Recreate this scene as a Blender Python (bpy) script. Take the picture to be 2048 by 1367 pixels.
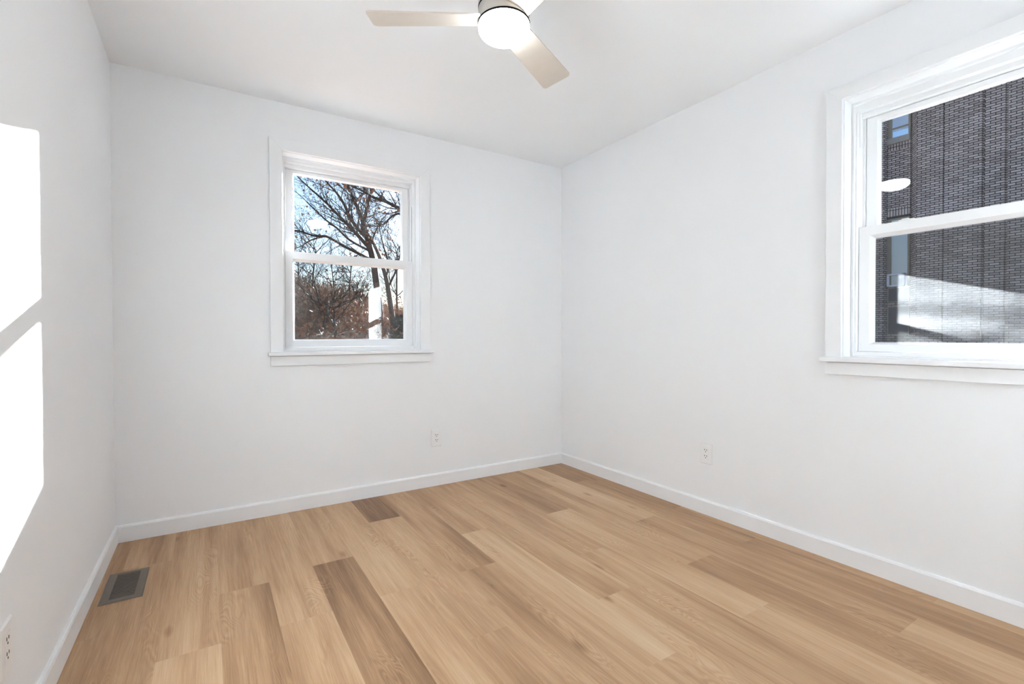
import bpy, bmesh, math, random
from mathutils import Vector, Matrix

S = bpy.context.scene
COL = S.collection
for o in list(bpy.data.objects):
    bpy.data.objects.remove(o, do_unlink=True)

# ------------------------------------------------------------------ camera
FPX = 959.09
YAW, PITCH, ROLL = 0.563690, -0.011897, -0.0020245
CAM = Vector((-2.33456, -2.96761, 0.99186))
fw = Vector((math.sin(YAW) * math.cos(PITCH), math.cos(YAW) * math.cos(PITCH), math.sin(PITCH)))
rt0 = Vector((math.cos(YAW), -math.sin(YAW), 0))
up0 = rt0.cross(fw)
rt = rt0 * math.cos(ROLL) + up0 * math.sin(ROLL)
up = up0 * math.cos(ROLL) - rt0 * math.sin(ROLL)
cd = bpy.data.cameras.new('camera')
cd.sensor_width = 36.0
cd.lens = FPX / 2048 * 36.0
cd.clip_start = 0.02
cd.clip_end = 500
cam = bpy.data.objects.new('camera', cd)
cam.matrix_world = Matrix(((rt.x, up.x, -fw.x, CAM.x), (rt.y, up.y, -fw.y, CAM.y), (rt.z, up.z, -fw.z, CAM.z), (0, 0, 0, 1)))
COL.objects.link(cam)
S.camera = cam

# ------------------------------------------------------------------ sky, sun, exposure
SUN = Vector((0.525, 0.813, 0.2505)).normalized()      # towards the low winter sun
SUN_STRENGTH = 82.0
SKY_STRENGTH = 0.150
LAMP_STRENGTH = 20.0
EXPOSURE = 0.74
w = bpy.data.worlds.new('sky')
S.world = w
w.use_nodes = True
nt = w.node_tree
for n in list(nt.nodes):
    nt.nodes.remove(n)
sk = nt.nodes.new('ShaderNodeTexSky')
sk.sky_type = 'NISHITA'
sk.sun_disc = False
sk.sun_elevation = math.asin(SUN.z)
sk.sun_rotation = math.atan2(SUN.x, SUN.y)
sk.air_density = 1.0
sk.dust_density = 0.3
sk.ozone_density = 2.0
bg = nt.nodes.new('ShaderNodeBackground')
bg.inputs['Strength'].default_value = SKY_STRENGTH
wo = nt.nodes.new('ShaderNodeOutputWorld')
tint = nt.nodes.new('ShaderNodeMixRGB')
tint.blend_type = 'MULTIPLY'
tint.inputs[0].default_value = 1.0
tint.inputs[2].default_value = (0.90, 0.98, 1.10, 1)
nt.links.new(sk.outputs[0], tint.inputs[1])
nt.links.new(tint.outputs[0], bg.inputs[0])
nt.links.new(bg.outputs[0], wo.inputs[0])

sl = bpy.data.lights.new('sun', 'SUN')
sl.energy = SUN_STRENGTH
sl.angle = math.radians(0.53)
sl.color = (0.94, 1.0, 1.045)
so = bpy.data.objects.new('sun', sl)
so.rotation_euler = SUN.to_track_quat('Z', 'Y').to_euler()
so.location = (8, 12, 8)
COL.objects.link(so)

vs = S.view_settings
S.display_settings.display_device = 'sRGB'
vs.view_transform = 'Standard'
vs.look = 'None'
vs.exposure = EXPOSURE
vs.gamma = 1.0
vs.use_curve_mapping = False
S.cycles.max_bounces = 14
S.cycles.diffuse_bounces = 8
S.cycles.transparent_max_bounces = 24
S.cycles.sample_clamp_indirect = 40.0

# ------------------------------------------------------------------ materials
def lin(r, g, b):
    f = lambda c: (c / 255 / 12.92) if c / 255 <= 0.04045 else ((c / 255 + 0.055) / 1.055) ** 2.4
    return (f(r), f(g), f(b), 1)

class M:
    """tiny node helper"""
    def __init__(s, name):
        s.m = bpy.data.materials.new(name)
        s.m.use_nodes = True
        s.t = s.m.node_tree
        for n in list(s.t.nodes):
            s.t.nodes.remove(n)
        s.out = s.n('ShaderNodeOutputMaterial')
    def n(s, kind, ins=None, **kw):
        n = s.t.nodes.new(kind)
        for k, v in kw.items():
            setattr(n, k, v)
        for k, v in (ins or {}).items():
            if hasattr(v, 'is_output') or isinstance(v, bpy.types.NodeSocket):
                s.t.links.new(v, n.inputs[k])
            else:
                n.inputs[k].default_value = v
        return n
    def math(s, op, a, b=0.0, c=0.0):
        n = s.n('ShaderNodeMath', {0: a, 1: b, 2: c}, operation=op)
        return n.outputs[0]
    def mix(s, f, a, b, mode='MIX'):
        n = s.n('ShaderNodeMixRGB', {0: f, 1: a, 2: b}, blend_type=mode)
        return n.outputs[0]
    def ramp(s, f, stops):
        n = s.n('ShaderNodeValToRGB', {0: f})
        e = n.color_ramp.elements
        while len(e) < len(stops):
            e.new(0.5)
        for i, (p, c) in enumerate(stops):
            e[i].position = p
            e[i].color = c if len(c) == 4 else (*c, 1)
        return n.outputs[0]
    def surf(s, sock):
        s.t.links.new(sock, s.out.inputs['Surface'])
        return s.m

def plain(name, col, rough=0.5, metal=0.0, spec=0.5, noise=0.0, scale=8.0, bump=0.0, bscale=120.0):
    k = M(name)
    c = col if len(col) == 4 else (*col, 1)
    tc = k.n('ShaderNodeTexCoord').outputs['Object']
    base = c
    if noise:
        nz = k.n('ShaderNodeTexNoise', {'Vector': tc, 'Scale': scale, 'Detail': 4.0}).outputs[0]
        lo = tuple(x * (1 - noise) for x in c[:3]) + (1,)
        hi = tuple(min(1, x * (1 + noise)) for x in c[:3]) + (1,)
        base = k.ramp(nz, [(0.3, lo), (0.7, hi)])
    ins = {'Base Color': base, 'Roughness': rough, 'Metallic': metal, 'Specular IOR Level': spec}
    if bump:
        nb = k.n('ShaderNodeTexNoise', {'Vector': tc, 'Scale': bscale, 'Detail': 3.0}).outputs[0]
        ins['Normal'] = k.n('ShaderNodeBump', {'Height': nb, 'Strength': bump, 'Distance': 0.002}).outputs[0]
    p = k.n('ShaderNodeBsdfPrincipled', ins)
    return k.surf(p.outputs[0])

WALL = plain('wall_paint', (0.855, 0.866, 0.880), 0.65, spec=0.25, noise=0.006, scale=3, bump=0.05, bscale=260)
CEIL = plain('ceiling_paint', (0.875, 0.890, 0.905), 0.8, spec=0.15, noise=0.006, scale=3, bump=0.05, bscale=220)
TRIM = plain('trim_paint', (0.845, 0.855, 0.868), 0.38, spec=0.45)
VINYL = plain('window_vinyl', (0.81, 0.818, 0.826), 0.32, spec=0.5)
PLATE = plain('outlet_plastic', (0.85, 0.85, 0.85), 0.3, spec=0.5)
DARK = plain('dark_slot', (0.012, 0.012, 0.012), 0.6)
BLACK = plain('black_seam', (0.003, 0.003, 0.003), 0.9, spec=0.0)  # flat black for the dark seam lines of the fan
BRONZE = plain('bronze_metal', lin(112, 102, 93), 0.45, metal=0.35, noise=0.06, scale=40)
BLADE = plain('fan_blade_finish', lin(214, 204, 192), 0.42, noise=0.02, scale=20)
NICKEL = plain('brushed_nickel', lin(205, 198, 190), 0.36, metal=0.55)
BARK = plain('tree_bark', lin(58, 50, 44), 0.9, spec=0.1, noise=0.45, scale=5)
BARK2 = plain('twig_bark', lin(52, 46, 44), 0.9, spec=0.1, noise=0.35, scale=3)
BRUSH = plain('dry_brush', lin(140, 120, 104), 0.9, spec=0.1, noise=0.75, scale=1.2)
LEAF = plain('dead_leaf', lin(128, 84, 56), 0.8, spec=0.1, noise=0.45, scale=3)
PINE = plain('evergreen', lin(44, 52, 40), 0.8, spec=0.1, noise=0.5, scale=6)

def mat_glass():
    k = M('window_glass')
    lw = k.n('ShaderNodeLayerWeight', {'Blend': 0.5}).outputs['Facing']
    f5 = k.math('POWER', lw, 5.0)
    fr = k.math('MULTIPLY_ADD', f5, 0.92, 0.034)
    tr = k.n('ShaderNodeBsdfTransparent', {0: (0.985, 0.992, 0.99, 1)}).outputs[0]
    gl = k.n('ShaderNodeBsdfGlossy', {'Color': (1, 1, 1, 1), 'Roughness': 0.0}).outputs[0]
    mx = k.n('ShaderNodeMixShader', {0: fr, 1: tr, 2: gl}).outputs[0]
    return k.surf(mx)
GLASS = mat_glass()

def mat_screen():
    k = M('insect_screen_mesh')
    tr = k.n('ShaderNodeBsdfTransparent', {0: (1, 1, 1, 1)}).outputs[0]
    df = k.n('ShaderNodeBsdfDiffuse', {0: lin(58, 56, 54)}).outputs[0]
    return k.surf(k.n('ShaderNodeMixShader', {0: 0.36, 1: tr, 2: df}).outputs[0])
SCREEN = mat_screen()

def mat_emit():
    k = M('lit_lamp_glass')
    e = k.n('ShaderNodeEmission', {0: (0.93, 0.99, 1.05, 1), 1: LAMP_STRENGTH}).outputs[0]
    return k.surf(e)
LAMPGLASS = mat_emit()

def mat_floor():
    k = M('oak_plank_floor')
    at = k.n('ShaderNodeAttribute', attribute_name='plank')
    sep = k.n('ShaderNodeSeparateColor', {0: at.outputs['Color']})
    tone, seed, flip = sep.outputs[0], sep.outputs[1], sep.outputs[2]
    tc = k.n('ShaderNodeTexCoord').outputs['Object']
    sx = k.n('ShaderNodeSeparateXYZ', {0: tc})
    off = k.math('MULTIPLY', seed, 37.0)
    def vec(a, b):
        return k.n('ShaderNodeCombineXYZ', {0: k.math('MULTIPLY', sx.outputs[0], a), 1: k.math('MULTIPLY_ADD', sx.outputs[1], b, off), 2: off}).outputs[0]
    # broad light and dark figure running along each plank
    broad = k.n('ShaderNodeTexNoise', {'Vector': vec(9, 0.8), 'Scale': 1.0, 'Detail': 2.0, 'Roughness': 0.5}).outputs[0]
    mid = k.n('ShaderNodeTexNoise', {'Vector': vec(42, 1.9), 'Scale': 1.0, 'Detail': 4.0, 'Roughness': 0.6}).outputs[0]
    fine = k.n('ShaderNodeTexNoise', {'Vector': vec(300, 7.0), 'Scale': 1.0, 'Detail': 3.0, 'Roughness': 0.6}).outputs[0]
    # cathedral rings: contour lines of a stretched noise, seen only in places
    field = k.n('ShaderNodeTexNoise', {'Vector': vec(7.5, 1.7), 'Scale': 1.0, 'Detail': 2.5, 'Roughness': 0.55, 'Distortion': 0.4}).outputs[0]
    ring = k.math('SINE', k.math('MULTIPLY', field, 210.0))
    ring = k.math('MULTIPLY_ADD', ring, 0.5, 0.5)
    where = k.n('ShaderNodeTexNoise', {'Vector': vec(10, 2.2), 'Scale': 0.8, 'Detail': 1.0}).outputs[0]
    where = k.ramp(where, [(0.56, (0, 0, 0)), (0.68, (1, 1, 1))])
    # knots
    vor = k.n('ShaderNodeTexVoronoi', {'Vector': vec(5.2, 1.9), 'Scale': 1.0, 'Randomness': 1.0}).outputs['Distance']
    knot = k.ramp(vor, [(0.0, (1, 1, 1)), (0.035, (0.8, 0.8, 0.8)), (0.10, (0, 0, 0))])
    v = k.math('MULTIPLY_ADD', broad, 0.85, -0.425)
    v = k.math('ADD', v, k.math('MULTIPLY_ADD', mid, 0.56, -0.28))
    v = k.math('ADD', v, k.math('MULTIPLY_ADD', fine, 0.50, -0.25))
    v = k.math('ADD', v, tone)
    rg = k.math('MULTIPLY', k.math('MULTIPLY_ADD', ring, 0.17, -0.075), where)
    v = k.math('ADD', v, rg)
    v = k.math('SUBTRACT', v, k.math('MULTIPLY', knot, 0.42))
    base = k.ramp(v, [(0.0, lin(118, 86, 58)), (0.35, lin(166, 130, 95)), (0.65, lin(195, 160, 123)), (1.0, lin(216, 188, 154))])
    ed = k.n('ShaderNodeBump', {'Height': k.math('ADD', fine, mid), 'Strength': 0.06, 'Distance': 0.001}).outputs[0]
    p = k.n('ShaderNodeBsdfPrincipled', {'Base Color': base, 'Roughness': 0.46, 'Specular IOR Level': 0.4, 'Normal': ed})
    return k.surf(p.outputs[0])
FLOOR = mat_floor()

def mat_brick(name, soldier=False, light=1.0):
    k = M(name)
    tc = k.n('ShaderNodeTexCoord').outputs['Object']
    s = k.n('ShaderNodeSeparateXYZ', {0: tc})
    u = k.math('ADD', s.outputs[1], s.outputs[0])
    v = s.outputs[2]
    vec = k.n('ShaderNodeCombineXYZ', {0: v if soldier else u, 1: u if soldier else v, 2: 0.0}).outputs[0]
    nz = k.n('ShaderNodeTexNoise', {'Vector': tc, 'Scale': 0.6, 'Detail': 3.0}).outputs[0]
    c1 = k.mix(nz, lin(172, 164, 164), lin(206, 198, 200))
    c2 = k.mix(nz, lin(106, 96, 94), lin(174, 164, 164))
    b = k.n('ShaderNodeTexBrick', {'Vector': vec, 'Color1': c1, 'Color2': c2, 'Mortar': lin(34, 32, 33), 'Scale': 1.0, 'Mortar Size': 0.010,
                                  'Mortar Smooth': 0.1, 'Bias': 0.0, 'Brick Width': 0.25 if soldier else 0.213, 'Row Height': 0.0762 if soldier else 0.0677}, offset=0.5 if not soldier else 0.0)
    bp = k.n('ShaderNodeBump', {'Height': k.math('SUBTRACT', 1.0, b.outputs['Fac']), 'Strength': 0.7, 'Distance': 0.01}).outputs[0]
    p = k.n('ShaderNodeBsdfPrincipled', {'Base Color': b.outputs['Color'], 'Roughness': 0.85, 'Specular IOR Level': 0.2, 'Normal': bp})
    return k.surf(p.outputs[0])
BRICK = mat_brick('brown_brick')
SOLDIER = mat_brick('soldier_brick', True)
BLDFRAME = plain('bronze_window_frame', lin(128, 122, 112), 0.5)
CONCRETE = plain('grey_sill', lin(140, 138, 138), 0.8, noise=0.1)
DARKPANEL = plain('dark_panel', lin(66, 70, 84), 0.35)
WHITEFRAME = plain('white_hopper_frame', lin(222, 228, 246), 0.5)
def mat_bldglass():
    k = M('building_window_glass')
    p = k.n('ShaderNodeBsdfPrincipled', {'Base Color': (0.95, 0.98, 1.0, 1), 'Roughness': 0.03, 'Metallic': 1.0})
    return k.surf(p.outputs[0])
BLDGLASS = mat_bldglass()
FROST = plain('frosted_glass', (0.50, 0.56, 0.60), 0.35, metal=1.0)
SKYREFL = plain('painted_sky_reflection', lin(172, 196, 226), 0.6)  # pale blue that paints the sky mirrored in the building's upper glass

def mat_ground():
    k = M('leaf_strewn_ground')
    tc = k.n('ShaderNodeTexCoord').outputs['Object']
    a = k.n('ShaderNodeTexNoise', {'Vector': tc, 'Scale': 7.0, 'Detail': 8.0, 'Roughness': 0.75}).outputs[0]
    b = k.n('ShaderNodeTexNoise', {'Vector': tc, 'Scale': 0.5, 'Detail': 3.0}).outputs[0]
    c = k.ramp(a, [(0.3, lin(62, 50, 42)), (0.5, lin(122, 92, 72)), (0.7, lin(176, 136, 108))])
    c = k.mix(b, c, lin(110, 100, 88), 'MULTIPLY')
    c = k.mix(0.5, c, k.ramp(a, [(0.35, lin(70, 56, 48)), (0.65, lin(160, 120, 94))]))
    p = k.n('ShaderNodeBsdfPrincipled', {'Base Color': c, 'Roughness': 0.95, 'Specular IOR Level': 0.1})
    return k.surf(p.outputs[0])
GROUND = mat_ground()

# ------------------------------------------------------------------ helpers
def obj(name, bm, mat, parent=None, bevel=0.0, smooth=False, seg=2, loc=None):
    bmesh.ops.recalc_face_normals(bm, faces=bm.faces[:])
    me = bpy.data.meshes.new(name)
    bm.to_mesh(me)
    bm.free()
    for mm in (mat if isinstance(mat, (list, tuple)) else [mat]):
        me.materials.append(mm)
    if smooth:
        for p in me.polygons:
            p.use_smooth = True
    o = bpy.data.objects.new(name, me)
    COL.objects.link(o)
    if parent:
        o.parent = parent
    if loc:
        o.location = loc
    if bevel:
        b = o.modifiers.new('bevel', 'BEVEL')
        b.width = bevel
        b.segments = seg
        b.limit_method = 'ANGLE'
        b.angle_limit = math.radians(40)
    return o

def tag(o, label=None, cat=None, group=None, kind=None):
    if label: o['label'] = label
    if cat: o['category'] = cat
    if group: o['group'] = group
    if kind: o['kind'] = kind
    return o

def empty(name, loc, rz=0.0):
    o = bpy.data.objects.new(name, None)
    o.empty_display_size = 0.1
    o.location = loc
    o.rotation_euler = (0, 0, rz)
    COL.objects.link(o)
    return o

def box(bm, x0, x1, y0, y1, z0, z1, mi=0):
    vs_ = [bm.verts.new(p) for p in ((x0, y0, z0), (x1, y0, z0), (x1, y1, z0), (x0, y1, z0), (x0, y0, z1), (x1, y0, z1), (x1, y1, z1), (x0, y1, z1))]
    for f in ((0, 3, 2, 1), (4, 5, 6, 7), (0, 1, 5, 4), (1, 2, 6, 5), (2, 3, 7, 6), (3, 0, 4, 7)):
        fc = bm.faces.new([vs_[i] for i in f])
        fc.material_index = mi
    return vs_

def boxes(*bs):
    bm = bmesh.new()
    for b in bs:
        box(bm, *b)
    return bm

def prism(bm, pts, axis, a, b, mi=0):
    """extrude a polygon (2D pts) along an axis from a to b"""
    def P(p, t):
        return {0: (t, p[0], p[1]), 1: (p[0], t, p[1]), 2: (p[0], p[1], t)}[axis]
    A = [bm.verts.new(P(p, a)) for p in pts]
    B = [bm.verts.new(P(p, b)) for p in pts]
    bm.faces.new(A).material_index = mi
    bm.faces.new(B[::-1]).material_index = mi
    for i in range(len(pts)):
        j = (i + 1) % len(pts)
        bm.faces.new((A[i], A[j], B[j], B[i])).material_index = mi

def lathe(bm, prof, seg=64, c=(0, 0)):
    rings = []
    for r, z in prof:
        if r < 1e-6:
            rings.append([bm.verts.new((c[0], c[1], z))])
        else:
            rings.append([bm.verts.new((c[0] + r * math.cos(2 * math.pi * i / seg), c[1] + r * math.sin(2 * math.pi * i / seg), z)) for i in range(seg)])
    for a, b in zip(rings, rings[1:]):
        for i in range(seg):
            j = (i + 1) % seg
            if len(a) == 1 and len(b) == 1:
                continue
            if len(a) == 1:
                bm.faces.new((a[0], b[j], b[i]))
            elif len(b) == 1:
                bm.faces.new((a[i], a[j], b[0]))
            else:
                bm.faces.new((a[i], a[j], b[j], b[i]))

def tube(bm, pts, rads, sides=6, cap=True):
    rings = []
    n = len(pts)
    for i, p in enumerate(pts):
        d = (pts[min(i + 1, n - 1)] - pts[max(i - 1, 0)])
        if d.length < 1e-6:
            d = Vector((0, 0, 1))
        d.normalize()
        a = d.cross(Vector((0.31, 0.2, 0.93)))
        if a.length < 0.05:
            a = d.cross(Vector((1, 0, 0)))
        a.normalize()
        b = d.cross(a)
        rings.append([bm.verts.new(p + (a * math.cos(2 * math.pi * k / sides) + b * math.sin(2 * math.pi * k / sides)) * rads[i]) for k in range(sides)])
    for A, B in zip(rings, rings[1:]):
        for k in range(sides):
            j = (k + 1) % sides
            bm.faces.new((A[k], A[j], B[j], B[k]))
    if cap:
        bm.faces.new(rings[0][::-1])
        bm.faces.new(rings[-1])

def at(px, py, Y):
    """the point in the world that the photo's pixel shows on the plane y = Y"""
    d = fw + rt * ((px - 1024) / FPX) - up * ((py - 683.5) / FPX)
    t = (Y - CAM.y) / d.y
    return CAM + d * t

# ------------------------------------------------------------------ the room
H = 2.3
WX = -2.724           # left wall plane; right wall at x = 0, back wall at y = 0
YR = -3.30            # rear wall, behind the camera
T = 0.20              # outer wall thickness

CU, CW = 1.5745, 0.943     # back window: centre offset and casing width
BW = dict(u0=-2.046, u1=-1.103)
RW = dict(u0=1.909, u1=2.852)
CASE = 0.064
# the two window openings in the walls (rough opening = casing inner edge + jamb board)
JB = 0.018
bo = (BW['u0'] + CASE - JB, BW['u1'] - CASE + JB, 0.884, 2.031 + JB)
ro = (RW['u0'] + CASE - 0.002 - JB, RW['u1'] - CASE + 0.002 + JB, 0.876, 2.014 + JB)

def struct(name, bm, mat, label, cat, **kw):
    return tag(obj(name, bm, mat, **kw), label, cat, kind='structure')

struct('wall_back', boxes((WX - T, bo[0], 0, T, 0, H), (bo[1], T, 0, T, 0, H), (bo[0], bo[1], 0, T, 0, bo[2]), (bo[0], bo[1], 0, T, bo[3], H)),
       WALL, 'white painted wall with the smaller window looking out on bare trees', 'wall')
struct('wall_right', boxes((0, T, -ro[0], 0, 0, H), (0, T, YR - 0.12, -ro[1], 0, H), (0, T, -ro[1], -ro[0], 0, ro[2]), (0, T, -ro[1], -ro[0], ro[3], H)),
       WALL, 'white painted wall with the window facing the brick building', 'wall')
struct('wall_left', boxes((WX - T, WX, YR - 0.12, 0, 0, H)), WALL, 'white painted wall with the bright patch of sunlight', 'wall')
DX0, DX1, DZ = -1.30, -0.52, 2.03
struct('wall_rear', boxes((WX, DX0, YR - 0.12, YR, 0, H), (DX1, 0, YR - 0.12, YR, 0, H), (DX0, DX1, YR - 0.12, YR, DZ, H)),
       WALL, 'white painted wall with the doorway, behind the viewer', 'wall')
struct('ceiling', boxes((WX - T, T, YR - 0.12, T, H, H + 0.15)), CEIL, 'flat white painted ceiling above the room', 'ceiling')

# hallway past the doorway
struct('wall_hall', boxes((DX0 - 0.55, DX1 + 0.55, YR - 1.42, YR - 1.32, 0, H), (DX0 - 0.65, DX0 - 0.55, YR - 1.42, YR - 0.12, 0, H), (DX1 + 0.55, DX1 + 0.65, YR - 1.42, YR - 0.12, 0, H)),
       WALL, 'white hallway walls beyond the doorway', 'wall')
struct('ceiling_hall', boxes((DX0 - 0.65, DX1 + 0.65, YR - 1.42, YR - 0.12, H, H + 0.1)), CEIL, 'white hallway ceiling beyond the doorway', 'ceiling')
# door lining
bm = bmesh.new()
for (x0, x1, z0, z1) in ((DX0 - 0.06, DX0, 0, DZ + 0.06), (DX1, DX1 + 0.06, 0, DZ + 0.06), (DX0, DX1, DZ, DZ + 0.06)):
    box(bm, x0, x1, YR, YR + 0.014, z0, z1)
struct('trim_1', bm, TRIM, 'white door casing round the doorway behind the viewer', 'trim', bevel=0.002)

# ------------------------------------------------------------------ plank floor (one mesh, one face per plank)
PW, X00 = 0.1722, -2.4805
JOINTS = {-2: [-0.9], -1: [-0.367, -1.54], 0: [-1.160], 1: [-0.812, -1.98], 2: [-1.163], 3: [-0.762, -1.93], 4: [-1.160], 5: [-0.408, -1.578],
          6: [-1.155, -2.32], 7: [-0.810, -1.98], 8: [-0.45, -1.624], 9: [-1.30, -2.47], 10: [-0.818, -1.981], 11: [-0.45, -1.620], 12: [-1.160, -2.315], 13: [-0.455, -1.626], 14: [-1.14, -2.307]}
TONE = {(-1, 0): .50, (-1, 1): .46, (0, 0): .50, (0, 1): .80, (1, 0): .52, (1, 1): .36, (2, 0): .60, (2, 1): .62, (3, 0): .52, (3, 1): .22, (4, 0): .60, (4, 1): .66,
        (5, 0): .10, (5, 1): .58, (5, 2): .50, (6, 0): .34, (6, 1): .44, (7, 0): .52, (7, 1): .74, (8, 0): .42, (8, 1): .50, (8, 2): .66, (9, 0): .52, (9, 1): .48,
        (10, 0): .40, (10, 1): .70, (10, 2): .66, (11, 0): .40, (11, 1): .60, (11, 2): .36, (12, 0): .74, (12, 1): .42, (12, 2): .60, (13, 0): .14, (13, 1): .44, (13, 2): .36, (14, 0): .34, (14, 1): .56}
rnd = random.Random(11)
bm = bmesh.new()
lay = bm.loops.layers.float_color.new('plank')
Y_END = YR - 1.42
x_lo, x_hi = WX - 0.02, 0.02
rows = range(-2, 15)
for r in rows:
    xa, xb = max(x_lo, X00 + r * PW), min(x_hi, X00 + (r + 1) * PW)
    if xb <= xa:
        continue
    js = [y for y in JOINTS.get(r, [-1.0])]
    while js[-1] > Y_END + 1.2:
        js.append(js[-1] - 1.172)
    ys = [0.02] + [j for j in js if j > Y_END] + [Y_END]
    for i in range(len(ys) - 1):
        y1, y0 = ys[i], ys[i + 1]
        g = 0.0
        q = [bm.verts.new(p) for p in ((xa + g, y0 + g, 0), (xb - g, y0 + g, 0), (xb - g, y1 - g, 0), (xa + g, y1 - g, 0))]
        f = bm.faces.new(q)
        tone = TONE.get((r, i), rnd.uniform(0.35, 0.65))
        sd = rnd.random()
        for l in f.loops:
            l[lay] = (0.10 + tone * 0.80, sd, rnd.random(), 1)
        # bottom and sub-floor
box(bm, x_lo, x_hi, Y_END, 0.02, -0.06, -0.0006)
bm2 = bm
struct('floor', bm, FLOOR, 'light oak plank floor running towards the back wall', 'floor')
fl = bpy.data.objects['floor']

# ------------------------------------------------------------------ baseboards
def baseboard(name, pts, label):
    """profile 12 mm x 82 mm with an eased top edge, run between two points along a wall"""
    (axis, a, b, wall, sgn) = pts
    t, h = 0.0125, 0.0815
    prof = [(0, 0.0), (t, 0.0), (t, h - 0.010), (t - 0.003, h - 0.003), (t - 0.006, h), (0, h)]
    bm = bmesh.new()
    P = [(wall + sgn * p[0], p[1]) for p in prof]
    prism(bm, P, axis, a, b)
    struct(name, bm, TRIM, label, 'baseboard')
BT = 0.0125
baseboard('baseboard_back', (0, WX, 0, 0.0, -1), 'white baseboard along the back wall under the smaller window')
baseboard('baseboard_right', (1, YR, -BT, 0.0, -1), 'white baseboard along the right wall under the window facing the brick building')
baseboard('baseboard_left', (1, YR, -BT, WX, 1), 'white baseboard along the left wall by the floor register')
bm = bmesh.new()
for a, b in ((WX + BT, DX0 - 0.06), (DX1 + 0.06, -BT)):
    prism(bm, [(YR, 0), (YR + BT, 0), (YR + BT, 0.072), (YR + BT - 0.006, 0.0815), (YR, 0.0815)], 0, a, b)
struct('baseboard_rear', bm, TRIM, 'white baseboard either side of the doorway', 'baseboard')

# ------------------------------------------------------------------ windows
def rect_loop(bm, T_, u0, u1, z0, z1, d):
    return [bm.verts.new(T_(u, d, z)) for u, z in ((u0, z0), (u1, z0), (u1, z1), (u0, z1))]

def ring(bm, T_, loops):
    """closed frame from rectangle loops (u0,u1,z0,z1,d), joined in turn and back to the first"""
    L = [rect_loop(bm, T_, *l) for l in loops]
    n = len(L)
    for i in range(n):
        A, B = L[i], L[(i + 1) % n]
        for k in range(4):
            j = (k + 1) % 4
            bm.faces.new((A[k], A[j], B[j], B[k]))

def tbox(bm, T_, u0, u1, d0, d1, z0, z1):
    vs_ = [bm.verts.new(T_(*p)) for p in ((u0, d0, z0), (u1, d0, z0), (u1, d1, z0), (u0, d1, z0), (u0, d0, z1), (u1, d0, z1), (u1, d1, z1), (u0, d1, z1))]
    for f in ((0, 3, 2, 1), (4, 5, 6, 7), (0, 1, 5, 4), (1, 2, 6, 5), (2, 3, 7, 6), (3, 0, 4, 7)):
        bm.faces.new([vs_[i] for i in f])

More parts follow.
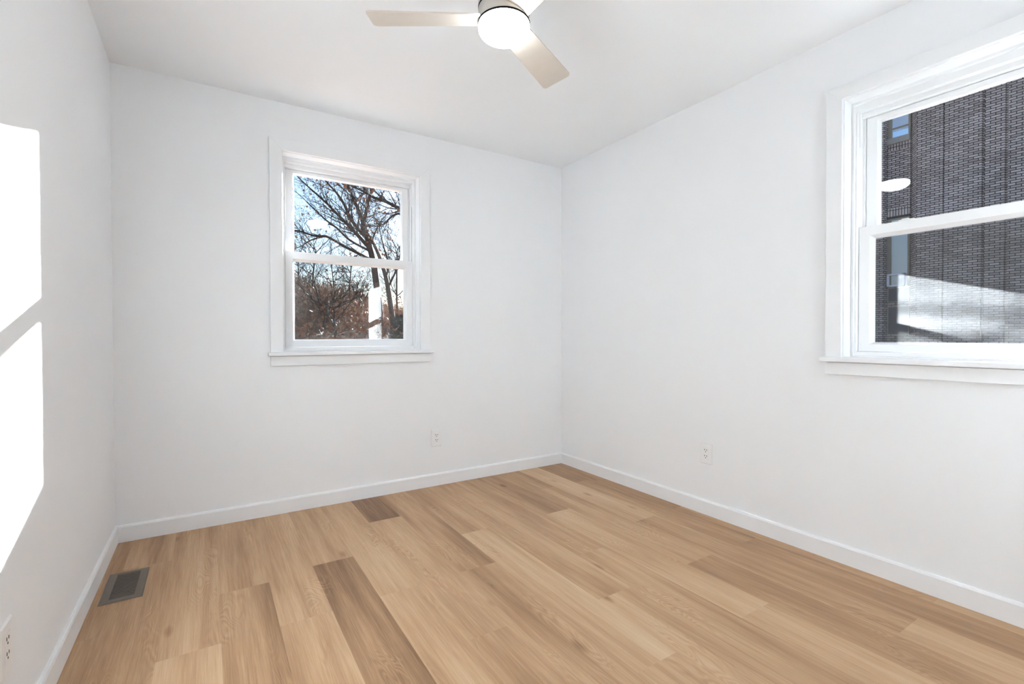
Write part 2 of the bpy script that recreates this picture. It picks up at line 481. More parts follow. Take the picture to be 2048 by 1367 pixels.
def window(name, T_, root_loc, u0, u1, label, z):
    """z: dict of heights. u grows to the right as seen from inside, d grows outwards."""
    root = empty(name, root_loc)
    tag(root, label, 'window', kind='structure')
    inv = Vector(root_loc)
    TT = lambda u, d, zz: Vector(T_(u, d, zz)) - inv
    i0, i1 = u0 + z['case'], u1 - z['case']          # casing inner edges
    zt, zi, zs = z['top'], z['in_top'], z['stool']
    th = 0.018
    # mitred casing: two legs and a head
    bm = bmesh.new()
    for q, (ds, de) in ((0.0, (-th, -0.0028)), (0.004, (-0.0028, 0.0))):     # boards bear on the wall a little in from their edges
        v0, v1, vt = u0 + q, u1 - q, zt - q
        for poly in ([(v0, zs), (i0, zs), (i0, zi), (v0, vt)], [(i1, zs), (v1, zs), (v1, vt), (i1, zi)], [(v0, vt), (i0, zi), (i1, zi), (v1, vt)]):
            A = [bm.verts.new(TT(u, ds, qq)) for u, qq in poly]
            B = [bm.verts.new(TT(u, de, qq)) for u, qq in poly]
            bm.faces.new(A); bm.faces.new(B[::-1])
            for k in range(4):
                j = (k + 1) % 4
                bm.faces.new((A[k], A[j], B[j], B[k]))
    obj('casing', bm, TRIM, root, bevel=0.0012)
    # jamb boards, slightly back from the casing edge
    bm = bmesh.new()
    rv = z['reveal']
    for a, b, q0, q1 in ((i0 + rv - JB, i0 + rv, zs, zi - rv + JB), (i1 - rv, i1 - rv + JB, zs, zi - rv + JB), (i0 + rv, i1 - rv, zi - rv, zi - rv + JB)):
        tbox(bm, TT, a, b, -0.002, 0.062, q0, q1)
    obj('jamb', bm, TRIM, root, bevel=0.001)
    # stool with a rounded nose and small horns
    bm = bmesh.new()
    sb = z['stool_bottom']
    tbox(bm, TT, u0 - 0.014, u1 + 0.014, -0.046, 0.0, sb, zs)
    tbox(bm, TT, i0 + rv, i1 - rv, 0.0, 0.07, sb, zs)
    obj('stool', bm, TRIM, root, bevel=0.004, seg=3)
    bm = bmesh.new()
    tbox(bm, TT, u0, u1, -0.018, -0.0028, z['apron'], sb - 0.0025)
    tbox(bm, TT, u0 + 0.004, u1 - 0.004, -0.0028, 0.0, z['apron'] + 0.004, sb)
    obj('apron', bm, TRIM, root, bevel=0.0012)
    # vinyl frame: face at 6 cm, two tracks behind it
    f0, f1, fz = i0 + rv, i1 - rv, zi - rv
    sw = z['side']
    bm = bmesh.new()
    ring(bm, TT, [(f0, f1, zs - 0.01, fz, 0.062), (f0 + 0.010, f1 - 0.010, zs + 0.004, fz - 0.012, 0.062), (f0 + 0.012, f1 - 0.012, zs + 0.006, fz - 0.014, 0.070),
                  (f0 + sw - 0.004, f1 - sw + 0.004, z['sill'], z['head'], 0.070), (f0 + sw, f1 - sw, z['sill'], z['head'], 0.0765),
                  (f0 + sw, f1 - sw, z['sill'], z['head'], 0.115), (f0 + sw + 0.010, f1 - sw - 0.010, z['sill'], z['head2'], 0.115),
                  (f0 + sw + 0.010, f1 - sw - 0.010, z['sill'], z['head2'], 0.185), (f0, f1, zs - 0.01, fz, 0.185)])
    # head stop in front of the upper sash
    tbox(bm, TT, f0 + sw, f1 - sw, 0.098, 0.1145, z['head2'], z['head'])
    fr = obj('frame', bm, VINYL, root, bevel=0.0008, seg=1)
    # balance covers and the open track below them
    for s_, a in ((1, f0 + sw), (-1, f1 - sw)):
        bm = bmesh.new()
        x0, x1 = (a - 0.001, a + 0.004) if s_ > 0 else (a - 0.004, a + 0.001)
        tbox(bm, TT, x0, x1, 0.081, 0.096, z['head'] - 0.150, z['head'] - 0.001)
        obj('balance_cover', bm, VINYL, root, bevel=0.0012)
        bm = bmesh.new()
        x0, x1 = (a - 0.0005, a + 0.0008) if s_ > 0 else (a - 0.0008, a + 0.0005)
        tbox(bm, TT, x0, x1, 0.0865, 0.0905, z['lo_top'] + 0.001, z['head'] - 0.150)
        obj('track_slot', bm, DARK if s_ < 0 else VINYL, root)
    # upper sash, behind
    a0, a1 = f0 + sw + 0.012, f1 - sw - 0.012
    st = 0.040
    bm = bmesh.new()
    g = 0.142
    ring(bm, TT, [(a0, a1, z['up_bot'], z['head2'] - 0.002, 0.122), (a0 + st, a1 - st, z['up_bot'] + 0.032, z['up_glass'], 0.122),
                  (a0 + st + 0.006, a1 - st - 0.006, z['up_bot'] + 0.036, z['up_glass'] - 0.004, g), (a0 + st + 0.006, a1 - st - 0.006, z['up_bot'] + 0.036, z['up_glass'] - 0.004, 0.152),
                  (a0, a1, z['up_bot'], z['head2'] - 0.002, 0.152)])
    us = obj('upper_sash', bm, VINYL, root, bevel=0.0008, seg=1)
    bm = bmesh.new()
    tbox(bm, TT, a0 + st + 0.0065, a1 - st - 0.0065, g - 0.002, g + 0.004, z['up_bot'] + 0.0365, z['up_glass'] - 0.0045)
    obj('pane', bm, GLASS, us)
    # lower sash, in front
    b0, b1 = f0 + sw + 0.0015, f1 - sw - 0.0015
    bm = bmesh.new()
    g = 0.106
    ring(bm, TT, [(b0, b1, z['sill'] + 0.001, z['lo_top'], 0.080), (b0 + st, b1 - st, z['lo_glass_b'] - 0.008, z['lip'], 0.080),
                  (b0 + st + 0.003, b1 - st - 0.003, z['lo_glass_b'] - 0.006, z['lip'] - 0.003, 0.086),
                  (b0 + st + 0.012, b1 - st - 0.012, z['lo_glass_b'], z['lip'] - 0.012, g), (b0 + st + 0.012, b1 - st - 0.012, z['lo_glass_b'], z['lip'] - 0.012, 0.112),
                  (b0, b1, z['sill'] + 0.001, z['lo_top'], 0.112)])
    ls = obj('lower_sash', bm, VINYL, root, bevel=0.0008, seg=1)
    bm = bmesh.new()
    tbox(bm, TT, b0 + st + 0.0125, b1 - st - 0.0125, g - 0.002, g + 0.004, z['lo_glass_b'] + 0.0005, z['lip'] - 0.0125)
    obj('pane', bm, GLASS, ls)
    # sash lock on the meeting rail
    bm = bmesh.new()
    bm.free()
    for cu in z.get('locks', ()):
        bm = bmesh.new()
        tbox(bm, TT, cu - 0.026, cu + 0.026, 0.086, 0.108, z['lo_top'] - 0.0005, z['lo_top'] + 0.005)
        tbox(bm, TT, cu - 0.018, cu + 0.006, 0.090, 0.102, z['lo_top'] + 0.005, z['lo_top'] + 0.010)
        obj('sash_lock', bm, VINYL, ls, bevel=0.0015)
    # insect screen over the lower half, outside
    sc = bmesh.new()
    ring(sc, TT, [(f0 + sw + 0.012, f1 - sw - 0.012, z['sill'] + 0.002, z['lo_top'] - 0.02, 0.164), (f0 + sw + 0.028, f1 - sw - 0.028, z['sill'] + 0.018, z['lo_top'] - 0.036, 0.164),
                  (f0 + sw + 0.028, f1 - sw - 0.028, z['sill'] + 0.018, z['lo_top'] - 0.036, 0.172), (f0 + sw + 0.012, f1 - sw - 0.012, z['sill'] + 0.002, z['lo_top'] - 0.02, 0.172)])
    so_ = obj('insect_screen', sc, VINYL, root)
    bm = bmesh.new()
    v = rect_loop(bm, TT, f0 + sw + 0.028, f1 - sw - 0.028, z['sill'] + 0.018, z['lo_top'] - 0.036, 0.168)
    bm.faces.new(v)
    obj('screen_mesh', bm, SCREEN, so_)
    return root

ZB = dict(case=0.064, reveal=0.004, top=2.0945, in_top=2.0315, stool=0.9055, stool_bottom=0.885, apron=0.829, side=0.018, sill=0.930, head=2.000, head2=1.978,
          up_bot=1.440, up_glass=1.957, lo_top=1.4885, lip=1.4465, lo_glass_b=0.976)
ZR = dict(case=0.062, reveal=0.004, top=2.070, in_top=2.012, stool=0.8985, stool_bottom=0.8775, apron=0.823, side=0.022, sill=0.922, head=1.966, head2=1.946,
          up_bot=1.418, up_glass=1.924, lo_top=1.4640, lip=1.4250, lo_glass_b=0.963, locks=(2.165, 2.595))
window('window_1', lambda u, d, zz: (u, d, zz), (CU * -1, 0, 0.9), BW['u0'], BW['u1'], 'white double-hung window on the back wall showing sky and bare tree branches', ZB)
window('window_2', lambda u, d, zz: (d, -u, zz), (0, -2.38, 0.9), RW['u0'], RW['u1'], 'white double-hung window on the right wall showing the brown brick building', ZR)

# ------------------------------------------------------------------ ceiling fan with light
FX, FY = -1.4628, -1.5409
fan = empty('ceiling_fan', (FX, FY, H))
tag(fan, 'three-blade pale ceiling fan with a lit round white light', 'ceiling fan')
def zrel(z): return z - H
bm = bmesh.new()
lathe(bm, [(0.0, 0.0), (0.066, 0.0), (0.068, -0.010), (0.070, -0.080), (0.074, -0.110), (0.082, -0.135), (0.0875, -0.150), (0.0885, -0.176), (0.0, -0.176)])
obj('canopy', bm, NICKEL, fan, smooth=True)
bm = bmesh.new()
lathe(bm, [(0.0, -0.1762), (0.0896, -0.1762), (0.0896, -0.1805), (0.0, -0.1805)])
obj('seam_ring', bm, BLACK, fan)
bm = bmesh.new()
lathe(bm, [(0.0, -0.1807), (0.0870, -0.1807), (0.0890, -0.1825), (0.0890, -0.2250), (0.0880, -0.2275), (0.0, -0.2275)])
o = obj('motor_housing', bm, NICKEL, fan, smooth=True)
bm = bmesh.new()
lathe(bm, [(0.0, -0.2277), (0.0900, -0.2277), (0.0900, -0.2315), (0.0, -0.2315)])
obj('seam_ring', bm, BLACK, fan)
bm = bmesh.new()
prof = [(0.0, -0.2317), (0.0855, -0.2317), (0.0880, -0.2335), (0.0885, -0.2470)]
for i in range(1, 13):
    a = i / 12 * math.pi / 2
    prof.append((0.0885 * math.cos(a) ** 0.75 if i < 12 else 0.0, -0.2470 - 0.037 * math.sin(a)))
lathe(bm, prof)
obj('light_globe', bm, LAMPGLASS, fan, smooth=True)
# blades: slightly wider at the tip, pitched 14 degrees
def blade(ang):
    bm = bmesh.new()
    r0, r1, w0, w1, cr = 0.080, 0.462, 0.050, 0.063, 0.016
    out = [(r0, -w0), ]
    for i in range(7):
        a = -math.pi / 2 + i / 6 * math.pi / 2
        out.append((r1 - cr + cr * math.cos(a), -w1 + cr + cr * math.sin(a)))
    for i in range(7):
        a = i / 6 * math.pi / 2
        out.append((r1 - cr + cr * math.cos(a), w1 - cr + cr * math.sin(a)))
    out.append((r0, w0))
    prism(bm, out, 2, -0.003, 0.003)
    pitch = math.radians(-14)
    bm.transform(Matrix.Translation((0, 0, zrel(2.085))) @ Matrix.Rotation(ang, 4, 'Z') @ Matrix.Rotation(pitch, 4, 'X'))
    return obj('blade', bm, BLADE, fan, bevel=0.0012)
for a in (148.9, 28.9, 268.9):
    b = blade(math.radians(a))
# ------------------------------------------------------------------ floor register
VX0, VX1, VY0, VY1 = -2.690, -2.557, -0.668, -0.396
rg = empty('floor_register', ((VX0 + VX1) / 2, (VY0 + VY1) / 2, 0))
tag(rg, 'dark bronze louvred floor register in the planks by the left baseboard', 'floor vent')
hx, hy = (VX1 - VX0) / 2, (VY1 - VY0) / 2
bl, bt_ = 0.028, 0.022
bm = bmesh.new()
idt = lambda u, d, z: Vector((u, z, d))
ring(bm, idt, [(-hx, hx, -hy, hy, 0.0003), (-hx, hx, -hy, hy, 0.0018), (-hx + 0.004, hx - 0.004, -hy + 0.004, hy - 0.004, 0.0045),
               (-hx + bl, hx - bl, -hy + bt_, hy - bt_, 0.0045), (-hx + bl, hx - bl, -hy + bt_, hy - bt_, 0.0003)])
obj('frame', bm, BRONZE, rg)
bm = boxes((-hx + bl, hx - bl, -hy + bt_, hy - bt_, 0.0002, 0.0008))
obj('duct_shade', bm, DARK, rg)  # dark sheet painted in for the shade below the louvers
NL = 17
span = 2 * (hy - bt_)
for i in range(NL):
    yc = -hy + bt_ + span * (i + 0.5) / NL
    bm = bmesh.new()
    prism(bm, [(yc - 0.0026, 0.0030), (yc + 0.0014, 0.0034), (yc + 0.0020, 0.0042), (yc - 0.0020, 0.0042)], 0, -hx + bl, hx - bl)
    obj('louver', bm, BRONZE, rg)

# ------------------------------------------------------------------ wall outlets
def outlet(T_, loc, label, n):
    """T_ maps (right, out of the wall, up)"""
    root = empty('wall_outlet', loc)
    tag(root, label, 'outlet', 'white duplex outlets')
    def pb(bm, *a):
        tbox(bm, T_, *a)
    w2, h2 = 0.0375, 0.0575
    bm = bmesh.new()
    ring(bm, T_, [(-w2, w2, -h2, h2, 0.0), (-w2, w2, -h2, h2, 0.002), (-w2 + 0.004, w2 - 0.004, -h2 + 0.004, h2 - 0.004, 0.0055), (-0.0165, 0.0165, -0.034, 0.034, 0.0055), (-0.0165, 0.0165, -0.034, 0.034, 0.0)])
    obj('cover_plate', bm, PLATE, root)
    bm = bmesh.new()
    pb(bm, -0.0160, 0.0160, 0.0005, 0.0062, -0.0335, 0.0335)
    rc = obj('receptacle', bm, PLATE, root, bevel=0.0008)
    for c in (0.0165, -0.0165):
        for s_ in (-1, 1):
            bm = bmesh.new()
            pb(bm, s_ * 0.0064 - 0.0016, s_ * 0.0064 + 0.0016, 0.006, 0.0066, c + 0.0005, c + (0.0085 if s_ < 0 else 0.0075))
            obj('slot', bm, DARK, rc)
        bm = bmesh.new()
        pts = [(0.0026 * math.cos(t * math.pi / 6), c - 0.0065 + 0.0026 * math.sin(t * math.pi / 6)) for t in range(12)]
        A = [bm.verts.new(T_(p[0], 0.0066, p[1])) for p in pts]
        B = [bm.verts.new(T_(p[0], 0.006, p[1])) for p in pts]
        bm.faces.new(A); bm.faces.new(B[::-1])
        for i in range(12):
            bm.faces.new((A[i], A[(i + 1) % 12], B[(i + 1) % 12], B[i]))
        obj('ground_hole', bm, DARK, rc)
    return root
outlet(lambda u, d, z: Vector((u, -d, z)), (-1.0575, 0, 0.317), 'white outlet low on the back wall, right of the window', 1)
outlet(lambda u, d, z: Vector((-d, -u, z)), (0, -1.2955, 0.3385), 'white outlet low on the right wall, left of its window', 2)
outlet(lambda u, d, z: Vector((d, u, z)), (WX, -1.4735, 0.303), 'white outlet on the left wall below the sunlight patch, cut by the frame', 3)

# ------------------------------------------------------------------ outside: ground bank
def gz(x, y):
    t = max(0.0, min(1.0, (y - 4.0) / 26.0))
    h = -0.7 + 4.85 * (t ** 0.9)
    side = max(0.0, min(1.0, (x - 1.0) / 12.0))
    h -= 2.6 * side * t
    return h + 0.14 * math.sin(x * 1.3 + y * 0.6) * t + 0.1 * math.sin(y * 1.1 - x * 0.4) * t
bm = bmesh.new()
nx, ny = 56, 60
gx = lambda i: -26 + 66 * i / (nx - 1)
gy = lambda j: -20 + 75 * j / (ny - 1)
V = [[bm.verts.new((gx(i), gy(j), gz(gx(i), gy(j)))) for j in range(ny)] for i in range(nx)]
for i in range(nx - 1):
    for j in range(ny - 1):
        bm.faces.new((V[i][j], V[i + 1][j], V[i + 1][j + 1], V[i][j + 1]))
o = obj('ground', bm, GROUND, smooth=True)
tag(o, 'brown leaf-strewn bank rising behind the house, seen through the back window', 'ground', kind='structure')

# ------------------------------------------------------------------ trees
def rv(rn, s=1.0):
    return Vector((rn.gauss(0, s), rn.gauss(0, s), rn.gauss(0, s)))

def grow(bm, p, d, length, r, lvl, rn, lift=0.05, kids=5, leaves=None):
    n = max(3, int(length / (0.18 if lvl > 1 else 0.10)))
    n = min(n, 9)
    pts, rads = [p.copy()], [r]
    dd = d.normalized()
    for i in range(n):
        dd = (dd + rv(rn, 0.13) + Vector((0, 0, lift))).normalized()
        pts.append(pts[-1] + dd * (length / n))
        rads.append(max(0.0035, r * (1 - 0.75 * (i + 1) / n)))
    tube(bm, pts, rads, 5 if lvl > 2 else 3, cap=False)
    if leaves is not None and lvl <= 1 and rn.random() < 0.16:
        leaves.append(pts[-1])
    if lvl <= 0:
        return
    for k in range(kids):
        i = rn.randint(1, n)
        q = pts[i]
        ax = (pts[i] - pts[i - 1]).normalized()
        side = rv(rn)
        side = (side - ax * side.dot(ax))
        if side.length < 1e-3:
            continue
        side.normalize()
        a = rn.uniform(0.45, 1.0)
        grow(bm, q, ax * math.cos(a) + side * math.sin(a), length * rn.uniform(0.38, 0.62), max(0.004, rads[i] * 0.62), lvl - 1, rn, lift, kids, leaves)

def smooth_path(P, k=4):
    out = []
    for i in range(len(P) - 1):
        p0, p1, p2, p3 = P[max(i - 1, 0)], P[i], P[i + 1], P[min(i + 2, len(P) - 1)]
        for j in range(k):
            t = j / k
            out.append(0.5 * ((2 * p1) + (p2 - p0) * t + (2 * p0 - 5 * p1 + 4 * p2 - p3) * t * t + (3 * p1 - p0 - 3 * p2 + p3) * t ** 3))
    out.append(P[-1])
    return out

def limb_mesh(P, r0, r1, rn, n_side=14, side_len=1.2, lvl=2, sides=7, leaves=None, tip=True):
    P = smooth_path(P)
    bm = bmesh.new()
    n = len(P)
    rad = [r0 + (r1 - r0) * i / (n - 1) for i in range(n)]
    tube(bm, P, rad, sides)
    for k in range(int(n_side * 1.5)):
        i = rn.randint(2, n - 1)
        ax = (P[i] - P[i - 1]).normalized()
        side = rv(rn); side = side - ax * side.dot(ax); side.normalize()
        a = rn.uniform(0.4, 0.95)
        grow(bm, P[i], ax * math.cos(a) + side * math.sin(a), side_len * rn.uniform(0.6, 1.25), max(0.006, rad[i] * 0.5), lvl, rn, 0.05, 4, leaves)
    if tip:
        grow(bm, P[-1], P[-1] - P[-2], side_len, r1, lvl, rn, 0.05, 4, leaves)
    return bm

def leaf_mesh(pts, rn, size=0.05):
    bm = bmesh.new()
    for p in pts:
        a = rv(rn).normalized() * size; b = rv(rn).normalized() * size * 0.7
        c = p + rv(rn, 0.04)
        v = [bm.verts.new(c + a), bm.verts.new(c + b), bm.verts.new(c - a), bm.verts.new(c - b)]
        bm.faces.new(v)
    return bm

def traced_tree(name, label, Y, trunk, limbs, seed, r_trunk, jitter=0.5, **kw):
    rn = random.Random(seed)
    base = at(*trunk[0], Y)
    root = empty(name, (base.x, base.y, gz(base.x, base.y)))
    tag(root, label, 'tree', 'bare trees outside the back window')
    inv = Vector(root.location)
    lv = []
    P = [Vector((base.x, base.y, gz(base.x, base.y) - 0.2))] + [at(px, py, Y) for px, py in trunk]
    P = [p - inv for p in P]
    bm = bmesh.new()
    Q = smooth_path(P)
    tube(bm, Q, [r_trunk[0] + (r_trunk[1] - r_trunk[0]) * i / (len(Q) - 1) for i in range(len(Q))], 9)
    obj('trunk', bm, BARK, root, smooth=True)
    for (pts, ra, rb, ns, sl) in limbs:
        dy = rn.uniform(-jitter, jitter)
        PP = []
        for i, (px, py) in enumerate(pts):
            PP.append(at(px, py, Y + dy * i / max(1, len(pts) - 1) * 3) - inv)
        bm = limb_mesh(PP, ra, rb, rn, ns, sl, leaves=lv, **kw)
        obj('limb', bm, BARK2, root)
    if lv:
        o = obj('leaf_tuft', leaf_mesh(lv, rn), LEAF, root)
        o['kind'] = 'stuff'
    return root

traced_tree('bare_tree', 'tall bare tree with forked trunk, middle of the back window', 14.0,
    [(760, 640), (757, 600), (752, 560), (747, 525), (739, 492), (733, 470), (727, 447)],
    [([(727, 447), (717, 420), (708, 400), (700, 380), (692, 355), (682, 325)], 0.075, 0.035, 13, 1.2),
     ([(727, 447), (733, 420), (737, 400), (746, 378), (760, 350), (775, 325)], 0.070, 0.030, 12, 1.2),
     ([(738, 495), (715, 470), (700, 454), (680, 434), (660, 413), (640, 394), (615, 372), (596, 354)], 0.070, 0.018, 18, 1.1),
     ([(734, 478), (712, 452), (697, 428), (686, 404), (672, 384), (652, 362), (640, 340)], 0.065, 0.020, 16, 1.2),
     ([(746, 522), (720, 508), (692, 494), (668, 480), (650, 472), (632, 472), (602, 463), (585, 460)], 0.060, 0.022, 10, 0.9),
     ([(740, 502), (700, 480), (674, 456), (652, 440), (635, 424), (612, 402)], 0.045, 0.014, 9, 0.9),
     ([(650, 472), (622, 480), (603, 492), (584, 498)], 0.030, 0.012, 5, 0.6),
     ([(741, 500), (748, 470), (760, 445), (772, 430)], 0.035, 0.012, 7, 0.9)], 5, (0.14, 0.085))
traced_tree('bare_tree', 'slimmer bare tree leaning left beside the forked tree', 12.0,
    [(786, 650), (780, 600), (772, 555), (760, 516), (749, 490)],
    [([(749, 490), (736, 468), (728, 450), (722, 430), (712, 405)], 0.042, 0.016, 9, 0.8),
     ([(772, 552), (778, 530), (771, 506), (765, 484), (761, 466), (755, 440)], 0.032, 0.010, 8, 0.7),
     ([(776, 575), (790, 545), (799, 515), (803, 480)], 0.036, 0.012, 9, 0.8)], 8, (0.10, 0.048))
traced_tree('bare_tree', 'bare tree past the right edge of the back window, limbs reaching in', 11.0,
    [(826, 680), (823, 600), (820, 520), (815, 450), (812, 425)],
    [([(812, 428), (800, 418), (772, 403), (748, 395), (734, 386), (719, 379), (702, 372)], 0.060, 0.018, 14, 0.9),
     ([(812, 436), (797, 427), (779, 437), (771, 446), (755, 451), (744, 452)], 0.040, 0.012, 9, 0.7),
     ([(814, 420), (812, 380), (806, 340), (800, 300)], 0.060, 0.03, 9, 1.0),
     ([(816, 470), (850, 452), (900, 440), (960, 428), (1010, 416), (1050, 404)], 0.055, 0.022, 12, 0.9),
     ([(820, 540), (860, 505), (915, 478), (970, 462), (1030, 452)], 0.050, 0.020, 10, 0.8),
     ([(860, 505), (920, 460), (960, 441), (1000, 436), (1040, 430)], 0.040, 0.020, 8, 0.7),
     ([(850, 452), (905, 415), (955, 404), (995, 398), (1040, 392)], 0.038, 0.020, 8, 0.7),
     ([(915, 478), (950, 470), (975, 440), (995, 410), (1010, 380)], 0.036, 0.018, 8, 0.7),
     ([(816, 470), (836, 430), (870, 395), (905, 370)], 0.060, 0.028, 8, 1.1),
     ([(816, 455), (840, 400), (880, 345), (915, 300)], 0.050, 0.022, 7, 1.1)], 21, (0.15, 0.10))

# small bare trees and saplings along the top of the bank
rn = random.Random(77)
SAPS = [(628, 20, 500, .055, 'straight bare tree at the left of the back window, seen through the limbs'),
        (595, 23, 520, .05, 'small bare tree at the far left edge of the back window'),
        (668, 24, 525, .05, 'thin bare tree just right of the straight bare tree'),
        (700, 22, 520, .05, 'thin bare tree left of the forked trunk'),
        (795, 19, 500, .06, 'bare tree on the bank at the right of the back window'),
        (782, 25, 540, .05, 'far thin bare tree behind the leaning tree')]
for (px, Y, ytop, r, lab) in SAPS:
    b = at(px, 650, Y)
    z0 = gz(b.x, b.y)
    top = at(px + rn.uniform(-6, 6), ytop, Y)
    root = empty('bare_tree', (b.x, b.y, z0))
    tag(root, lab, 'tree', 'bare trees outside the back window')
    hgt = top.z - z0
    bm = bmesh.new()
    P = [Vector((0, 0, -0.1)), Vector((rn.uniform(-.1, .1), 0, hgt * 0.45)), Vector((top.x - b.x, 0, hgt))]
    Q = smooth_path(P, 6)
    tube(bm, Q, [r * (1 - 0.6 * i / (len(Q) - 1)) for i in range(len(Q))], 7)
    obj('trunk', bm, BARK, root, smooth=True)
    lv = []
    bm = bmesh.new()
    for k in range(16):
        i = rn.randint(len(Q) // 3, len(Q) - 1)
        d = Vector((rn.uniform(-1, 1), rn.uniform(-1, 1), rn.uniform(0.3, 1.1)))
        grow(bm, Q[i], d, rn.uniform(1.0, 2.2), r * 0.45, 2, rn, 0.05, 4, lv)
    obj('crown', bm, BARK2, root)

# multi-stemmed bush tree on the bank, left half of the lower pane
def bush(px, py, Y, label, n, hgt, seed, spread=0.9, r=0.05):
    rn = random.Random(seed)
    b = at(px, py, Y)
    z0 = gz(b.x, b.y)
    root = empty('bare_shrub', (b.x, b.y, z0))
    tag(root, label, 'shrub', 'bare shrubs on the bank')
    top = at(px, py - 60, Y).z - z0
    bm = bmesh.new()
    tube(bm, [Vector((0, 0, -0.2)), Vector((0.05, 0, top * 0.35)), Vector((0, 0, top * 0.62))], [r * 1.5, r * 1.3, r], 7)
    obj('trunk', bm, BARK, root)
    lv = []
    bm = bmesh.new()
    for k in range(n):
        d = Vector((rn.uniform(-1, 1) * spread, rn.uniform(-.8, .8) * spread, rn.uniform(0.15, 1)))
        grow(bm, Vector((0, 0, top * rn.uniform(0.4, 0.62))), d, hgt * rn.uniform(0.6, 1.1), r * 0.6, 3, rn, 0.02, 4, lv)
    obj('crown', bm, BARK2, root)
    o = obj('leaf_tuft', leaf_mesh(lv, rn, 0.05), LEAF, root)
    o['kind'] = 'stuff'
bush(648, 655, 13.0, 'spreading bare shrub with dark stem, left of the lower back pane', 13, 1.5, 3)
bush(668, 668, 11.0, 'slender bare shrub right of the spreading shrub', 8, 1.0, 4, 0.7, 0.03)
bush(720, 640, 18.0, 'low bare shrub behind the forked trunk', 12, 1.4, 9)

# dry brush: a thicket nobody could count
rn = random.Random(5)
bm = bmesh.new()
for k in range(7600):
    Y = rn.uniform(13, 30)
    px = rn.uniform(565, 825) if k < 5400 else rn.choice((rn.uniform(420, 565), rn.uniform(825, 860)))
    b = at(px, 660, Y)
    z0 = gz(b.x, Y)
    p = Vector((b.x, Y, z0 - 0.05))
    d = Vector((rn.gauss(0, 0.6), rn.gauss(0, 0.6), 1)).normalized()
    L = rn.uniform(0.5, 1.5) * (0.6 if px > 735 else 1.0)
    m = p + d * L * 0.5
    e = m + (d + rv(rn, 0.45)).normalized() * L * 0.5
    rr = rn.uniform(0.005, 0.018)
    tube(bm, [p, m, e], [rr, rr * 0.8, rr * 0.4], 3, cap=False)
o = obj('dry_brush', bm, BRUSH)
tag(o, 'thicket of dry brown brush covering the bank outside the back window', 'brush', kind='stuff')
bm = leaf_mesh([], rn)
pts = []
for k in range(6500):
    Y = rn.uniform(8, 30)
    b = at(rn.uniform(565, 825) if k < 5000 else rn.uniform(420, 565), 660, Y)
    pts.append(Vector((b.x, Y, gz(b.x, Y) + abs(rn.gauss(0, 0.45)))))
bm.free()
o = obj('fallen_leaves', leaf_mesh(pts, rn, 0.06), LEAF)
tag(o, 'orange-brown dead leaves caught on and lying over the bank', 'leaves', kind='stuff')

# dark evergreen at the right of the lower back pane
rn = random.Random(14)
b = at(800, 670, 9.0)
root = empty('evergreen_shrub', (b.x, b.y, gz(b.x, b.y)))
tag(root, 'dark evergreen shrub in the lower right corner of the back window', 'shrub')
hh = at(800, 632, 9.0).z - root.location.z
bm = bmesh.new()
tube(bm, [Vector((0, 0, -0.2)), Vector((0, 0, hh * 0.9))], [0.05, 0.02], 7)
obj('trunk', bm, BARK, root)
bm = bmesh.new()
for k in range(2600):
    t = rn.random() ** 0.8
    rad = 0.42 * (1 - t * 0.8) * rn.uniform(0.4, 1.05)
    a = rn.uniform(0, 2 * math.pi)
    c = Vector((rad * math.cos(a), rad * math.sin(a), hh * (0.1 + 0.9 * t)))
    d = Vector((math.cos(a), math.sin(a), rn.uniform(-0.3, 0.9))).normalized()
    s = d.cross(Vector((0, 0, 1))) * 0.02
    e = c + d * 0.13
    v = [bm.verts.new(c - s), bm.verts.new(c + s), bm.verts.new(e)]
    bm.faces.new(v)
o = obj('foliage', bm, PINE, root)
o['kind'] = 'stuff'

# ------------------------------------------------------------------ brick building across the way
BX = 16.0
YE = 22.05          # its far corner lets the low sun past into the room
bl_ = empty('brick_building', (BX, 2.0, -1.0))
tag(bl_, 'large dark brown brick building filling the view from the right window', 'building')
def bobj(name, bm, mat, parent=bl_, **kw):
    bm.transform(Matrix.Translation((-BX, -2.0, 1.0)))
    return obj(name, bm, mat, parent, **kw)
ZT = 13.0
REC = 0.30
bm = bmesh.new()
# plan outline of the facade, split where panels step: (x, y)
P = [(BX, YE), (BX, 3.70), (BX + REC + 0.02, 3.69), (BX + REC + 0.02, 3.10), (BX, 2.86), (BX, 2.245), (BX + 0.08, 2.240), (BX + 0.08, 2.212), (BX, 2.215),
     (BX, 1.405), (BX + 0.10, 1.395), (BX + 0.10, 1.355), (BX + 0.02, 1.345), (BX + 0.02, 0.945), (BX + 0.10, 0.935), (BX + 0.10, 0.885), (BX, 0.875), (BX, 0.60), (BX, -14.0), (BX + 9, -14.0), (BX + 9, YE)]
prism(bm, P, 2, -1.0, ZT)
bobj('wall', bm, BRICK)
by0, by1 = 3.10, 3.685
def bay(a, b, z0, z1, d0=0.0, d1=0.06):
    """box in the recessed bay; d measured outwards from the recess back"""
    return boxes((BX + REC + 0.02 - d1, BX + REC + 0.02 - d0, a, b, z0, z1))
bobj('soldier_course', bay(by0, by1, 6.90, 7.10, 0, 0.10), SOLDIER)
bobj('soldier_course', bay(by0, by1, 4.80, 5.06, 0, 0.10), SOLDIER)
bobj('spandrel', bay(by0, by1, 5.06, 6.90, 0, 0.09), BRICK)
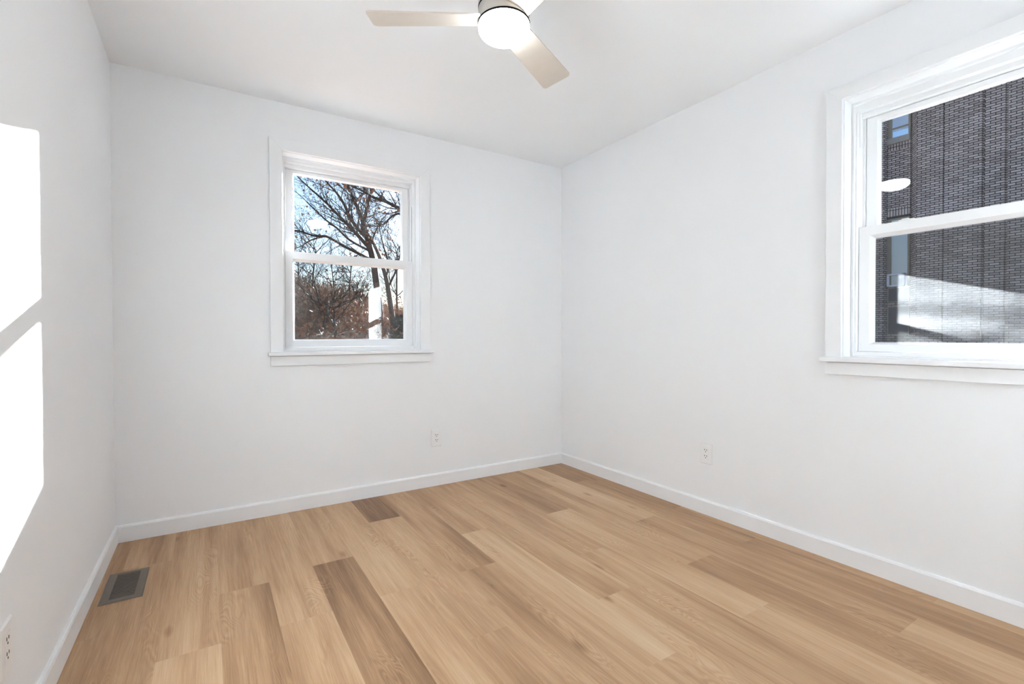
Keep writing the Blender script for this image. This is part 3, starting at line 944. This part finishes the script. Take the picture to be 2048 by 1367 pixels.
bobj('sill', bay(by0, by1, 7.10, 7.29, 0, 0.16), CONCRETE)
bobj('lintel', bay(by0, by1, 4.73, 4.80, 0, 0.11), DARK)
def bwin(z0, z1, split, glass, name='window'):
    f = bay(by0, by1, z0, z1, 0, 0.02)
    o = bobj(name, f, BLDFRAME)
    bm = bmesh.new()
    fx = BX + REC + 0.02
    for (a, b, q0, q1) in ((by0, by0 + 0.05, z0, z1), (by1 - 0.10, by1, z0, z1), (by0 + 0.05, by1 - 0.10, z1 - 0.05, z1), (by0 + 0.05, by1 - 0.10, split - 0.02, split + 0.02)):
        box(bm, fx - 0.09, fx - 0.02, a, b, q0, q1)
    bobj('mullion', bm, BLDFRAME, o)
    bobj('pane', bay(by0 + 0.05, by1 - 0.10, z0, z1 - 0.05, 0.03, 0.05), glass, o)
    return o
o = bwin(7.29, 8.9, 7.60, BLDGLASS)
bobj('sky_reflection', bay(by0 + 0.055, by1 - 0.105, 7.50, 8.84, 0.051, 0.055), SKYREFL, o)  # thin sheet over the pane, coloured as reflected sky
o = bwin(2.56, 4.73, 4.48, FROST)
bm = bmesh.new()
fx = BX + REC + 0.02
for (a, b, q0, q1) in ((by0 + 0.1, by0 + 0.16, 2.56, 2.96), (by1 - 0.07, by1 - 0.02, 2.56, 2.96), (by0 + 0.1, by1 - 0.02, 2.91, 2.96), (by0 + 0.1, by1 - 0.02, 2.56, 2.60)):
    box(bm, fx - 0.16, fx - 0.10, a, b, q0, q1)
bobj('hopper_frame', bm, WHITEFRAME, o)
for z0, z1 in ((2.06, 2.52), (1.02, 1.92)):
    o = bobj('panel', bay(by0, by1 - 0.02, z0, z1, 0, 0.08), DARKPANEL)
    bm = bmesh.new()
    for (a, b, q0, q1) in ((by0, by1 - 0.02, z0, z0 + 0.02), (by0, by1 - 0.02, z1 - 0.02, z1), (by1 - 0.045, by1 - 0.02, z0, z1), (by0, by0 + 0.02, z0, z1)):
        box(bm, fx - 0.10, fx - 0.08, a, b, q0, q1)
    bobj('panel_edge', bm, CONCRETE, o)
